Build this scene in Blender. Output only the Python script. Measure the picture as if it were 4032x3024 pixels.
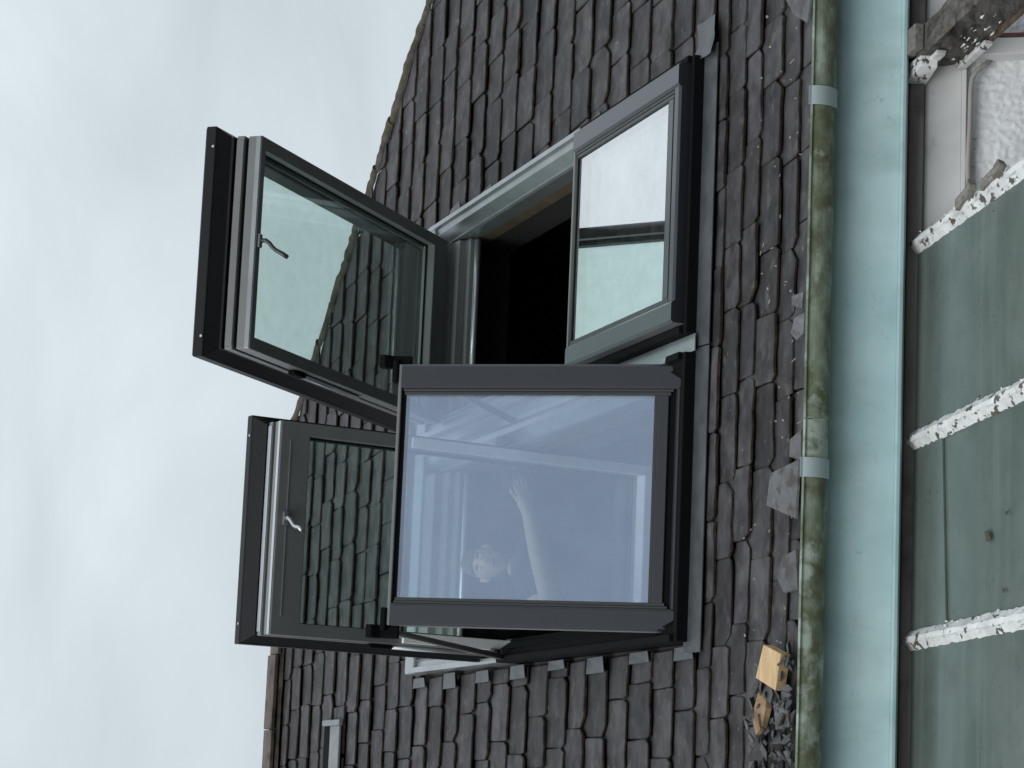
import bpy, bmesh, math, random
from math import radians, sin, cos, pi
from mathutils import Vector, Matrix, noise as mnoise

for o in list(bpy.data.objects):
    bpy.data.objects.remove(o)
S = bpy.context.scene
C = S.collection
rnd = random.Random(7)

# ------------------------------------------------------------------ camera
YAW, PITCH, ROLL = 0.1715, 0.2421, 0.0016
CAM = Vector((0, 0, 5.6))
fw = Vector((sin(YAW) * cos(PITCH), cos(YAW) * cos(PITCH), sin(PITCH)))
rt = Vector((cos(YAW), -sin(YAW), 0))
upv = rt.cross(fw)
r2 = cos(ROLL) * rt + sin(ROLL) * upv
u2 = -sin(ROLL) * rt + cos(ROLL) * upv
cd = bpy.data.cameras.new('camera')
cam = bpy.data.objects.new('camera', cd)
C.objects.link(cam)
# the photograph was taken with the phone turned on its side: up in the place is left in the picture
cx, cy, cz = -u2, r2, -fw
cam.matrix_world = Matrix(((cx.x, cy.x, cz.x, CAM.x), (cx.y, cy.y, cz.y, CAM.y),
                           (cx.z, cy.z, cz.z, CAM.z), (0, 0, 0, 1)))
cd.sensor_fit = 'HORIZONTAL'
cd.sensor_width = 36
cd.lens = 36 * 9955.3 / 4032
cd.clip_end = 3000
S.camera = cam

# ------------------------------------------------------------------ sky
SUN_EL, SUN_AZ = radians(35), radians(212)
w = bpy.data.worlds.new('World')
S.world = w
w.use_nodes = True
nt = w.node_tree
nt.nodes.clear()
N = nt.nodes.new
out = N('ShaderNodeOutputWorld')
bg = N('ShaderNodeBackground')
bg.inputs['Strength'].default_value = 0.1
sky = N('ShaderNodeTexSky')
sky.sky_type = 'NISHITA'
sky.sun_disc = False
sky.sun_elevation = SUN_EL
sky.sun_rotation = SUN_AZ
tc = N('ShaderNodeTexCoord')
sep = N('ShaderNodeSeparateXYZ')
nt.links.new(tc.outputs['Generated'], sep.inputs[0])
# overcast cloud deck: brightest overhead, paler towards the horizon, with soft billows
lum = N('ShaderNodeMapRange')
lum.inputs['From Min'].default_value = 0.0
lum.inputs['From Max'].default_value = 1.0
lum.inputs['To Min'].default_value = 5.95
lum.inputs['To Max'].default_value = 10.4
nt.links.new(sep.outputs['Z'], lum.inputs['Value'])
mp = N('ShaderNodeMapping')
mp.inputs['Scale'].default_value = (1.0, 1.0, 2.2)
mp.inputs['Rotation'].default_value = (0.2, 0.5, 0.3)
nt.links.new(tc.outputs['Generated'], mp.inputs[0])
cn = N('ShaderNodeTexNoise')
cn.inputs['Scale'].default_value = 5.6
cn.inputs['Detail'].default_value = 5
cn.inputs['Roughness'].default_value = 0.5
cn.inputs['Distortion'].default_value = 0.5
nt.links.new(mp.outputs[0], cn.inputs['Vector'])
cr = N('ShaderNodeMapRange')
cr.inputs['From Min'].default_value = 0.3
cr.inputs['From Max'].default_value = 0.7
cr.inputs['To Min'].default_value = 0.87
cr.inputs['To Max'].default_value = 1.10
nt.links.new(cn.outputs['Fac'], cr.inputs['Value'])
mul = N('ShaderNodeMath')
mul.operation = 'MULTIPLY'
nt.links.new(lum.outputs[0], mul.inputs[0])
nt.links.new(cr.outputs[0], mul.inputs[1])
cc = N('ShaderNodeVectorMath')
cc.operation = 'SCALE'
cc.inputs[0].default_value = (0.93, 1.03, 1.09)
nt.links.new(mul.outputs[0], cc.inputs['Scale'])
mx = N('ShaderNodeMix')
mx.data_type = 'RGBA'
mx.inputs['Factor'].default_value = 0.94
nt.links.new(sky.outputs[0], mx.inputs['A'])
nt.links.new(cc.outputs[0], mx.inputs['B'])
nt.links.new(mx.outputs['Result'], bg.inputs['Color'])
nt.links.new(bg.outputs[0], out.inputs['Surface'])

sd = bpy.data.lights.new('sun', 'SUN')
sd.energy = 1.5
sd.angle = radians(40)
sd.color = (1.0, 0.97, 0.93)
sun = bpy.data.objects.new('sun', sd)
C.objects.link(sun)
sv = Vector((sin(SUN_AZ) * cos(SUN_EL), cos(SUN_AZ) * cos(SUN_EL), sin(SUN_EL)))
sun.rotation_euler = (-sv).to_track_quat('-Z', 'Y').to_euler()
sun.location = (0, 0, 40)

S.render.engine = 'CYCLES'
S.view_settings.view_transform = 'Standard'
S.view_settings.look = 'None'
S.view_settings.exposure = 0.0
S.view_settings.gamma = 1.0
S.view_settings.use_curve_mapping = False
S.cycles.max_bounces = 10
S.cycles.transparent_max_bounces = 24

# ------------------------------------------------------------------ materials
def mat(name, col, rough=0.6, metal=0.0, spec=0.5, var=0.0, scale=6.0, col2=None, bump=0.0, bscale=40.0,
        obrand=0.0, stretch=(1, 1, 1), detail=6):
    m = bpy.data.materials.new(name)
    m.use_nodes = True
    t = m.node_tree
    b = t.nodes['Principled BSDF']
    b.inputs['Base Color'].default_value = (*col, 1)
    b.inputs['Roughness'].default_value = rough
    b.inputs['Metallic'].default_value = metal
    b.inputs['Specular IOR Level'].default_value = spec
    geo = t.nodes.new('ShaderNodeNewGeometry')
    mpn = t.nodes.new('ShaderNodeMapping')
    mpn.inputs['Scale'].default_value = stretch
    t.links.new(geo.outputs['Position'], mpn.inputs[0])
    last = None
    if col2 is not None or var > 0:
        n = t.nodes.new('ShaderNodeTexNoise')
        n.inputs['Scale'].default_value = scale
        n.inputs['Detail'].default_value = detail
        n.inputs['Roughness'].default_value = 0.62
        t.links.new(mpn.outputs[0], n.inputs['Vector'])
        r = t.nodes.new('ShaderNodeValToRGB')
        r.color_ramp.elements[0].position = 0.34
        r.color_ramp.elements[1].position = 0.66
        c2 = col2 if col2 is not None else tuple(min(1, c * (1 + var)) for c in col)
        c1 = col if col2 is not None else tuple(c * (1 - var) for c in col)
        r.color_ramp.elements[0].color = (*c1, 1)
        r.color_ramp.elements[1].color = (*c2, 1)
        t.links.new(n.outputs['Fac'], r.inputs[0])
        last = r.outputs[0]
    if obrand > 0:
        oi = t.nodes.new('ShaderNodeObjectInfo')
        mr = t.nodes.new('ShaderNodeMapRange')
        mr.inputs['To Min'].default_value = 1 - obrand
        mr.inputs['To Max'].default_value = 1 + obrand
        t.links.new(oi.outputs['Random'], mr.inputs['Value'])
        vm = t.nodes.new('ShaderNodeVectorMath')
        vm.operation = 'SCALE'
        if last is None:
            vm.inputs[0].default_value = col
        else:
            t.links.new(last, vm.inputs[0])
        t.links.new(mr.outputs[0], vm.inputs['Scale'])
        last = vm.outputs[0]
    if last is not None:
        t.links.new(last, b.inputs['Base Color'])
    if bump > 0:
        bn = t.nodes.new('ShaderNodeTexNoise')
        bn.inputs['Scale'].default_value = bscale
        bn.inputs['Detail'].default_value = 8
        bn.inputs['Roughness'].default_value = 0.65
        t.links.new(mpn.outputs[0], bn.inputs['Vector'])
        bp = t.nodes.new('ShaderNodeBump')
        bp.inputs['Strength'].default_value = bump
        bp.inputs['Distance'].default_value = 0.004
        t.links.new(bn.outputs['Fac'], bp.inputs['Height'])
        t.links.new(bp.outputs[0], b.inputs['Normal'])
    return m

def overlay(m, col, scale, lo, hi, stretch=(1, 1, 1), amount=1.0, detail=4, offset=(0, 0, 0), rough=None):
    """put a second, patchy colour (lichen, dirt, bare wood, painted reflection) over a material's own colour"""
    t = m.node_tree
    b = t.nodes['Principled BSDF']
    bc = b.inputs['Base Color']
    geo = t.nodes.new('ShaderNodeNewGeometry')
    mpn = t.nodes.new('ShaderNodeMapping')
    mpn.inputs['Scale'].default_value = stretch
    mpn.inputs['Location'].default_value = offset
    t.links.new(geo.outputs['Position'], mpn.inputs[0])
    n = t.nodes.new('ShaderNodeTexNoise')
    n.inputs['Scale'].default_value = scale
    n.inputs['Detail'].default_value = detail
    n.inputs['Roughness'].default_value = 0.6
    t.links.new(mpn.outputs[0], n.inputs['Vector'])
    mr = t.nodes.new('ShaderNodeMapRange')
    mr.inputs['From Min'].default_value = lo
    mr.inputs['From Max'].default_value = hi
    mr.inputs['To Max'].default_value = amount
    t.links.new(n.outputs['Fac'], mr.inputs['Value'])
    mx = t.nodes.new('ShaderNodeMix')
    mx.data_type = 'RGBA'
    t.links.new(mr.outputs[0], mx.inputs['Factor'])
    if bc.is_linked:
        t.links.new(bc.links[0].from_socket, mx.inputs['A'])
    else:
        mx.inputs['A'].default_value = bc.default_value
    mx.inputs['B'].default_value = (*col, 1)
    t.links.new(mx.outputs['Result'], bc)
    return m

def glass(name, tint, refl, base, edge, power):
    """coated double glazing: tinted see-through pane whose mirror share grows towards grazing view"""
    m = bpy.data.materials.new(name)
    m.use_nodes = True
    t = m.node_tree
    t.nodes.clear()
    o = t.nodes.new('ShaderNodeOutputMaterial')
    tr = t.nodes.new('ShaderNodeBsdfTransparent')
    tr.inputs[0].default_value = (*tint, 1)
    gl = t.nodes.new('ShaderNodeBsdfGlossy')
    gl.inputs['Roughness'].default_value = 0.004
    lw = t.nodes.new('ShaderNodeLayerWeight')
    lw.inputs['Blend'].default_value = 0.5
    pw = t.nodes.new('ShaderNodeMath')
    pw.operation = 'POWER'
    pw.inputs[1].default_value = power
    t.links.new(lw.outputs['Facing'], pw.inputs[0])
    mr = t.nodes.new('ShaderNodeMapRange')
    mr.inputs['To Min'].default_value = base
    mr.inputs['To Max'].default_value = edge
    t.links.new(pw.outputs[0], mr.inputs['Value'])
    mc = t.nodes.new('ShaderNodeMix')
    mc.data_type = 'RGBA'
    mc.inputs['A'].default_value = (*refl, 1)
    mc.inputs['B'].default_value = (1, 1, 1, 1)
    mk = t.nodes.new('ShaderNodeMapRange')
    mk.inputs['From Max'].default_value = 0.6
    t.links.new(lw.outputs['Facing'], mk.inputs['Value'])
    t.links.new(mk.outputs[0], mc.inputs['Factor'])
    t.links.new(mc.outputs['Result'], gl.inputs[0])
    geo = t.nodes.new('ShaderNodeNewGeometry')
    n1 = t.nodes.new('ShaderNodeTexNoise')
    n1.inputs['Scale'].default_value = 3.5
    n1.inputs['Detail'].default_value = 7
    n1.inputs['Roughness'].default_value = 0.65
    n1.inputs['Distortion'].default_value = 0.8
    t.links.new(geo.outputs['Position'], n1.inputs['Vector'])
    sm = t.nodes.new('ShaderNodeMapRange')
    sm.inputs['From Min'].default_value = 0.3
    sm.inputs['From Max'].default_value = 0.7
    sm.inputs['To Min'].default_value = 0.93
    sm.inputs['To Max'].default_value = 1.05
    t.links.new(n1.outputs['Fac'], sm.inputs['Value'])
    mm = t.nodes.new('ShaderNodeMath')
    mm.operation = 'MULTIPLY'
    mm.use_clamp = True
    t.links.new(mr.outputs[0], mm.inputs[0])
    t.links.new(sm.outputs[0], mm.inputs[1])
    ms = t.nodes.new('ShaderNodeMixShader')
    t.links.new(mm.outputs[0], ms.inputs[0])
    t.links.new(tr.outputs[0], ms.inputs[1])
    t.links.new(gl.outputs[0], ms.inputs[2])
    # a thin film of dust
    df = t.nodes.new('ShaderNodeBsdfDiffuse')
    df.inputs[0].default_value = (0.45, 0.46, 0.44, 1)
    n2 = t.nodes.new('ShaderNodeTexNoise')
    n2.inputs['Scale'].default_value = 14
    n2.inputs['Detail'].default_value = 8
    n2.inputs['Roughness'].default_value = 0.7
    t.links.new(geo.outputs['Position'], n2.inputs['Vector'])
    dm = t.nodes.new('ShaderNodeMapRange')
    dm.inputs['From Min'].default_value = 0.42
    dm.inputs['From Max'].default_value = 0.80
    dm.inputs['To Max'].default_value = 0.07
    t.links.new(n2.outputs['Fac'], dm.inputs['Value'])
    m2 = t.nodes.new('ShaderNodeMixShader')
    t.links.new(dm.outputs[0], m2.inputs[0])
    t.links.new(ms.outputs[0], m2.inputs[1])
    t.links.new(df.outputs[0], m2.inputs[2])
    t.links.new(m2.outputs[0], o.inputs[0])
    return m

M = {}
M['slate'] = mat('slate', (0.0175, 0.0165, 0.0175), 0.62, spec=0.22, col2=(0.065, 0.0615, 0.065), scale=8.5, bump=0.6,
                 bscale=22, obrand=0.38)
overlay(M['slate'], (0.018, 0.016, 0.016), 4.1, 0.50, 0.68, amount=0.7, offset=(9, 2, 4))
overlay(M['slate'], (0.10, 0.085, 0.06), 9, 0.60, 0.80, amount=0.45, offset=(3, 1, 7))
overlay(M['slate'], (0.14, 0.13, 0.125), 13, 0.57, 0.74, amount=0.5, detail=5, offset=(1, 7, 3))
overlay(M['slate'], (0.36, 0.35, 0.33), 34, 0.73, 0.76, amount=0.6, detail=2)
M['slate_edge'] = mat('broken_slate_edge', (0.014, 0.011, 0.009), 0.85, spec=0.1, col2=(0.055, 0.042, 0.032), scale=30, bump=0.8, obrand=0.3)
M['slate_broken'] = mat('fresh_slate', (0.095, 0.095, 0.10), 0.6, var=0.25, scale=14, bump=0.3, obrand=0.2)
overlay(M['slate_broken'], (0.035, 0.028, 0.02), 16, 0.50, 0.62, amount=0.8, offset=(2, 6, 1))
overlay(M['slate_broken'], (0.19, 0.19, 0.195), 11, 0.62, 0.72, amount=0.7, offset=(7, 3, 1))
M['ridge'] = mat('old_clay', (0.070, 0.056, 0.050), 0.85, col2=(0.13, 0.098, 0.085), scale=7, bump=0.6, bscale=30, obrand=0.15)
overlay(M['ridge'], (0.028, 0.026, 0.02), 10, 0.52, 0.66, amount=0.85, offset=(5, 0, 2))
M['hip'] = mat('mossy_mortar', (0.022, 0.018, 0.015), 0.95, col2=(0.085, 0.068, 0.055), scale=14, bump=0.9, bscale=40, obrand=0.3)
overlay(M['hip'], (0.035, 0.045, 0.018), 12, 0.5, 0.62, amount=0.8)
M['deck'] = mat('roof_boarding', (0.03, 0.027, 0.025), 0.9, var=0.3)
M['anthracite'] = mat('anthracite_aluminium', (0.015, 0.0175, 0.025), 0.36, metal=0.0, spec=0.55, var=0.08, scale=3,
                      bump=0.04, bscale=200)
t_ = M['anthracite'].node_tree.nodes['Principled BSDF']
t_.inputs['Coat Weight'].default_value = 0.2
t_.inputs['Sheen Weight'].default_value = 0.30
t_.inputs['Sheen Roughness'].default_value = 0.35
t_.inputs['Coat Roughness'].default_value = 0.25
M['dark_rubber'] = mat('black_rubber', (0.006, 0.0065, 0.007), 0.85, spec=0.08)
M['shaded_cover'] = mat('shaded_anthracite_cover', (0.010, 0.0105, 0.012), 0.5, spec=0.22, var=0.1)  # darker anthracite: shade of the downward-facing skirt put into the colour
M['gasket'] = mat('dark_glazing_bead', (0.032, 0.034, 0.036), 0.42, spec=0.5)
M['inner_grey'] = mat('grey_sash_finish', (0.165, 0.172, 0.17), 0.42, spec=0.5, var=0.08, scale=4)
M['rail_grey'] = mat('grey_frame_metal', (0.30, 0.32, 0.33), 0.32, metal=0.6, var=0.12, scale=5)
M['silver'] = mat('bare_aluminium', (0.55, 0.57, 0.60), 0.30, metal=0.75, var=0.06, scale=8)
M['steel'] = mat('dark_steel', (0.06, 0.063, 0.065), 0.38, metal=0.4, var=0.1)
M['lead'] = mat('lead_flashing', (0.036, 0.041, 0.047), 0.45, metal=0.1, col2=(0.075, 0.082, 0.09), scale=9, bump=0.25, bscale=12)
M['lead_pale'] = mat('pale_lead', (0.14, 0.15, 0.16), 0.5, col2=(0.20, 0.21, 0.22), scale=14, bump=0.3)
M['lining'] = mat('raw_timber_lining', (0.10, 0.072, 0.045), 0.8, var=0.25, scale=10)
M['attic'] = mat('attic_darkness', (0.020, 0.017, 0.015), 0.95, var=0.2)  # near-black base colour stands in for the darkness of the unlit room
M['lit_rail_pale'] = mat('painted_skylight_white', (0.78, 0.79, 0.79), 0.45, var=0.05)  # white that paints skylight onto the tipped sash's inner rails
M['glass_green'] = glass('green_tinted_pane', (0.85, 0.938, 0.91), (0.85, 0.95, 0.92), 0.035, 0.75, 3.0)
M['glass_blue'] = glass('solar_coated_pane', (0.90, 0.94, 0.98), (0.60, 0.695, 0.89), 0.32, 0.92, 1.0)
M['mossy'] = mat('algae_on_gutter', (0.095, 0.11, 0.068), 0.8, col2=(0.30, 0.36, 0.285), scale=9, bump=0.25, bscale=30,
                 stretch=(0.7, 1.6, 1.6))
overlay(M['mossy'], (0.085, 0.10, 0.045), 7.5, 0.46, 0.60, stretch=(0.8, 1, 1), amount=0.85, offset=(2, 0, 3))
overlay(M['mossy'], (0.40, 0.47, 0.42), 8, 0.52, 0.62, amount=0.75, detail=8, offset=(7, 2, 9))
overlay(M['mossy'], (0.10, 0.07, 0.045), 22, 0.62, 0.72, amount=0.7, offset=(0, 4, 3))
M['teal'] = mat('pale_teal_paint', (0.325, 0.485, 0.505), 0.45, col2=(0.42, 0.575, 0.59), scale=2.4, bump=0.12,
                bscale=60)
overlay(M['teal'], (0.22, 0.34, 0.335), 5.0, 0.50, 0.75, amount=0.6, detail=7, stretch=(1, 1, 0.5), offset=(6, 1, 2))
overlay(M['teal'], (0.16, 0.26, 0.25), 26, 0.66, 0.76, stretch=(1.0, 1, 1), amount=0.55, offset=(1, 0, 6))
M['strap'] = mat('grey_plastic_strap', (0.34, 0.41, 0.425), 0.45, var=0.04)
M['plate'] = mat('weathered_brown_timber', (0.125, 0.118, 0.108), 0.8, col2=(0.19, 0.182, 0.17), scale=8, stretch=(0.3, 2, 4), bump=0.3)
overlay(M['plate'], (0.03, 0.026, 0.022), 3.5, 0.56, 0.72, amount=0.7, offset=(4, 2, 1))
M['dirty_glass'] = mat('grimy_green_glass', (0.085, 0.112, 0.099), 0.2, spec=0.5, col2=(0.128, 0.155, 0.142), scale=2.6)
overlay(M['dirty_glass'], (0.07, 0.085, 0.074), 4.2, 0.52, 0.72, stretch=(1, 0.5, 1), amount=0.6, offset=(3, 3, 0))
overlay(M['dirty_glass'], (0.17, 0.205, 0.19), 9, 0.50, 0.75, stretch=(0.06, 1, 1), amount=0.6, offset=(0, 5, 1))  # pale bands along the eaves paint in the fascia's reflection
overlay(M['dirty_glass'], (0.05, 0.05, 0.035), 60, 0.735, 0.76, amount=0.8, detail=1)
M['peeling'] = mat('peeling_white_paint', (0.62, 0.63, 0.62), 0.6, col2=(0.74, 0.75, 0.75), scale=12, bump=0.8, bscale=45)
overlay(M['peeling'], (0.42, 0.42, 0.41), 7, 0.45, 0.7, amount=0.8, offset=(1, 9, 4))
overlay(M['peeling'], (0.085, 0.075, 0.062), 26, 0.575, 0.595, amount=1.0, detail=7, stretch=(1, 0.4, 1))
M['flake'] = mat('loose_paint_flake', (0.68, 0.69, 0.68), 0.6, var=0.1, scale=30)
M['crumb'] = mat('straw_and_mortar', (0.20, 0.185, 0.15), 0.8, col2=(0.45, 0.43, 0.38), scale=30)
M['rotten'] = mat('rotten_timber', (0.022, 0.019, 0.017), 0.9, col2=(0.13, 0.12, 0.11), scale=16, stretch=(2.5, 0.35, 2.5), bump=1.0, bscale=50)
overlay(M['rotten'], (0.17, 0.085, 0.045), 10, 0.60, 0.70, amount=0.7, offset=(8, 1, 0))
M['rust_wood'] = mat('brown_bare_wood', (0.05, 0.032, 0.022), 0.85, col2=(0.14, 0.095, 0.065), scale=18, stretch=(2, 0.4, 2), bump=0.5)
M['grey_wood'] = mat('bare_grey_timber', (0.17, 0.16, 0.145), 0.85, var=0.35, scale=20, stretch=(3, 0.5, 3), bump=0.5)
M['frieze'] = mat('grubby_white_board', (0.56, 0.565, 0.565), 0.7, col2=(0.68, 0.685, 0.685), scale=4, bump=0.15)
overlay(M['frieze'], (0.20, 0.185, 0.16), 6, 0.58, 0.76, amount=0.6)
M['roughcast'] = mat('white_roughcast', (0.68, 0.70, 0.72), 0.85, col2=(0.80, 0.82, 0.84), scale=26, bump=0.8, bscale=70)
overlay(M['roughcast'], (0.17, 0.18, 0.18), 48, 0.62, 0.69, amount=0.7)
M['redpaint'] = mat('red_brown_paint', (0.11, 0.045, 0.035), 0.7, var=0.4, scale=30)
M['cable'] = mat('grey_cable_sheath', (0.36, 0.35, 0.33), 0.6, var=0.1)
M['pine'] = mat('sawn_pine', (0.50, 0.335, 0.17), 0.7, col2=(0.60, 0.43, 0.25), scale=9, stretch=(1, 1, 5), bump=0.15)
overlay(M['pine'], (0.36, 0.22, 0.11), 14, 0.48, 0.66, stretch=(0.35, 3.2, 3.2), amount=0.55, detail=5)
M['pine_old'] = mat('weathered_pine', (0.13, 0.085, 0.05), 0.8, col2=(0.33, 0.21, 0.12), scale=22, bump=0.4)
M['leafm'] = mat('dead_leaf', (0.055, 0.045, 0.025), 0.8, var=0.4, scale=60)
M['dark_ground'] = mat('gravel_ground', (0.075, 0.073, 0.07), 0.9, var=0.3, scale=0.8)
M['skin'] = mat('skin', (0.58, 0.40, 0.32), 0.5)
M['hair'] = mat('hair', (0.10, 0.07, 0.045), 0.6, var=0.3, scale=60)
M['cloth'] = mat('navy_cloth', (0.018, 0.02, 0.028), 0.9)
M['eye'] = mat('eye_white', (0.6, 0.6, 0.58), 0.3)

# ------------------------------------------------------------------ helpers
class MB:
    def __init__(s):
        s.v, s.f = [], []
    def add(s, vs, fs):
        k = len(s.v)
        s.v += [tuple(p) for p in vs]
        s.f += [tuple(i + k for i in f) for f in fs]
        return s
    def box(s, x0, x1, y0, y1, z0, z1):
        return s.add([(x0, y0, z0), (x1, y0, z0), (x1, y1, z0), (x0, y1, z0), (x0, y0, z1), (x1, y0, z1), (x1, y1, z1), (x0, y1, z1)],
                     [(3, 2, 1, 0), (4, 5, 6, 7), (0, 1, 5, 4), (1, 2, 6, 5), (2, 3, 7, 6), (3, 0, 4, 7)])
    def ring(s, u0, u1, v0, v1, l, r, b, t, w0, w1):
        o = [(u0, v0), (u1, v0), (u1, v1), (u0, v1)]
        i = [(u0 + l, v0 + b), (u1 - r, v0 + b), (u1 - r, v1 - t), (u0 + l, v1 - t)]
        vs = [(*p, w0) for p in o] + [(*p, w0) for p in i] + [(*p, w1) for p in o] + [(*p, w1) for p in i]
        fs = []
        for k in range(4):
            n = (k + 1) % 4
            fs += [(k, 4 + k, 4 + n, n), (8 + k, 8 + n, 12 + n, 12 + k), (k, n, 8 + n, 8 + k), (4 + k, 12 + k, 12 + n, 4 + n)]
        return s.add(vs, fs)
    def extrude(s, prof, axis, a0, a1):
        """closed 2-D profile (p, q) swept along an axis: 'x' -> (a,p,q), 'y' -> (p,a,q)"""
        n = len(prof)
        g = (lambda a, p: (a, p[0], p[1])) if axis == 'x' else (lambda a, p: (p[0], a, p[1]))
        vs = [g(a0, p) for p in prof] + [g(a1, p) for p in prof]
        fs = [(k, (k + 1) % n, n + (k + 1) % n, n + k) for k in range(n)]
        fs += [tuple(range(n - 1, -1, -1)), tuple(range(n, 2 * n))]
        return s.add(vs, fs)
    def tube(s, pts, r, n=8):
        pts = [Vector(p) for p in pts]
        rings = []
        for i, p in enumerate(pts):
            d = (pts[min(i + 1, len(pts) - 1)] - pts[max(i - 1, 0)]).normalized()
            a = d.orthogonal().normalized() if i == 0 else (rings_a - d * rings_a.dot(d)).normalized()
            rings_a = a
            b = d.cross(a)
            rr = r[i] if isinstance(r, (list, tuple)) else r
            rings.append([p + rr * (cos(2 * pi * k / n) * a + sin(2 * pi * k / n) * b) for k in range(n)])
        vs = [q for g in rings for q in g]
        fs = []
        for i in range(len(pts) - 1):
            for k in range(n):
                fs.append((i * n + k, i * n + (k + 1) % n, (i + 1) * n + (k + 1) % n, (i + 1) * n + k))
        fs += [tuple(range(n - 1, -1, -1)), tuple((len(pts) - 1) * n + k for k in range(n))]
        return s.add(vs, fs)
    def mesh(s, name):
        me = bpy.data.meshes.new(name)
        me.from_pydata(s.v, [], s.f)
        me.update()
        bm = bmesh.new()
        bm.from_mesh(me)
        bmesh.ops.recalc_face_normals(bm, faces=bm.faces)
        bm.to_mesh(me)
        bm.free()
        return me

def obj(name, mb, m, parent=None, mtx=None, bevel=0.0, smooth=False, seg=2):
    me = mb if isinstance(mb, bpy.types.Mesh) else mb.mesh(name)
    if m is not None and not me.materials:
        me.materials.append(m)
    o = bpy.data.objects.new(name, me)
    C.objects.link(o)
    if parent is not None:
        o.parent = parent
    if mtx is not None:
        o.matrix_local = mtx
    if bevel > 0:
        bv = o.modifiers.new('bevel', 'BEVEL')
        bv.width = bevel
        bv.segments = seg
        bv.limit_method = 'ANGLE'
        bv.angle_limit = radians(35)
    if smooth:
        for p in me.polygons:
            p.use_smooth = True
    return o

def tag(o, label, cat, group=None):
    o['label'] = label
    o['category'] = cat
    if group:
        o['group'] = group
    return o

def thing(name, label, cat, mtx, group=None):
    o = bpy.data.objects.new(name, None)
    C.objects.link(o)
    o.matrix_world = mtx
    o.empty_display_size = 0.2
    return tag(o, label, cat, group)

def stuff(o):
    o['kind'] = 'stuff'
    return o

def clip(poly, a, b, c):
    """keep the part of a 2-D polygon where a*x + b*y <= c"""
    res = []
    for i, p in enumerate(poly):
        q = poly[(i + 1) % len(poly)]
        dp, dq = a * p[0] + b * p[1] - c, a * q[0] + b * q[1] - c
        if dp <= 0:
            res.append(p)
        if dp * dq < 0:
            k = dp / (dp - dq)
            res.append((p[0] + k * (q[0] - p[0]), p[1] + k * (q[1] - p[1])))
    return res

def area(poly):
    return abs(sum(p[0] * q[1] - q[0] * p[1] for p, q in zip(poly, poly[1:] + poly[:1]))) / 2

# ------------------------------------------------------------------ frames of reference
PHI = 0.5757                                   # roof pitch
O = Vector((1.9752, 9.5159, 7.3977))           # lower left corner of the closed pane, on the roof
RX = Matrix.Rotation(PHI, 4, 'X')
ROOF = Matrix.Translation(O) @ RX              # local x along the eaves, y up the slope, z out of the roof
def W(x, y, z):
    return O + Vector((x, y, z))
def T(x, y, z):
    return Matrix.Translation(Vector((x, y, z)))
UL = -1.1787                                   # second window, one step to the left

# ------------------------------------------------------------------ ground
g = MB().add([(-400, -400, 0), (400, -400, 0), (400, 600, 0), (-400, 600, 0)], [(0, 1, 2, 3)])
go = obj('ground', g, M['dark_ground'])
go['kind'] = 'structure'

# ------------------------------------------------------------------ slate roof
roof = thing('slate_roof', 'dark slate roof with hipped right end and clay ridge behind the two open roof windows', 'roof', ROOF)
RIDGE_B, HIP_A = 6.27, 0.28                    # ridge height up the slope, where the hip meets it
HK = (2.36 - HIP_A) / (RIDGE_B - 3.66)         # hip runs out by HK per metre down the slope
HIPC = (1.0, HK, HIP_A + HK * RIDGE_B)         # a + HK*b <= const
ROOF_L, EAVE_B = -4.2, -1.12
hole_l = (UL - 0.055, UL + 0.865)
hole_r = (-0.055, 0.865)
HB = (-0.10, 3.12)
d = MB()
cols = [(ROOF_L, hole_l[0], [(EAVE_B, RIDGE_B)]), (hole_l[0], hole_l[1], [(EAVE_B, HB[0]), (HB[1], RIDGE_B)]),
        (hole_l[1], hole_r[0], [(EAVE_B, RIDGE_B)]), (hole_r[0], hole_r[1], [(EAVE_B, HB[0]), (HB[1], RIDGE_B)]),
        (hole_r[1], 8.0, [(EAVE_B, RIDGE_B)])]
for a0, a1, bs in cols:
    for b0, b1 in bs:
        p = clip([(a0, b0), (a1, b0), (a1, b1), (a0, b1)], *HIPC)
        if len(p) > 2:
            n = len(p)
            d.add([(x, y, -0.135) for x, y in p] + [(x, y, -0.20) for x, y in p],
                  [tuple(range(n)), tuple(range(2 * n - 1, n - 1, -1))] + [(k, n + k, n + (k + 1) % n, (k + 1) % n) for k in range(n)])
obj('roof_deck', d, M['deck'], roof)
# the far slope and the hip end behind the ridge
cp, sp = cos(PHI), sin(PHI)
def to_roof(v):
    return (v.x, v.y * cp + v.z * sp, -v.y * sp + v.z * cp)
def rp(a, b, c):
    return Vector((a, b * cp - c * sp, b * sp + c * cp))
apex = rp(HIP_A, RIDGE_B, -0.14)
rl = rp(ROOF_L, RIDGE_B, -0.14)
ef = rp(HIP_A + HK * (RIDGE_B - EAVE_B), EAVE_B, -0.14)
eb = Vector((ef.x, 2 * apex.y - ef.y, ef.z))
ebl = Vector((ROOF_L, eb.y, eb.z))
b = MB().add([to_roof(v) for v in (apex, rl, ebl, eb, ef)], [(0, 1, 2, 3), (0, 3, 4)])
obj('far_slope', b, M['slate'], roof)

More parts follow.
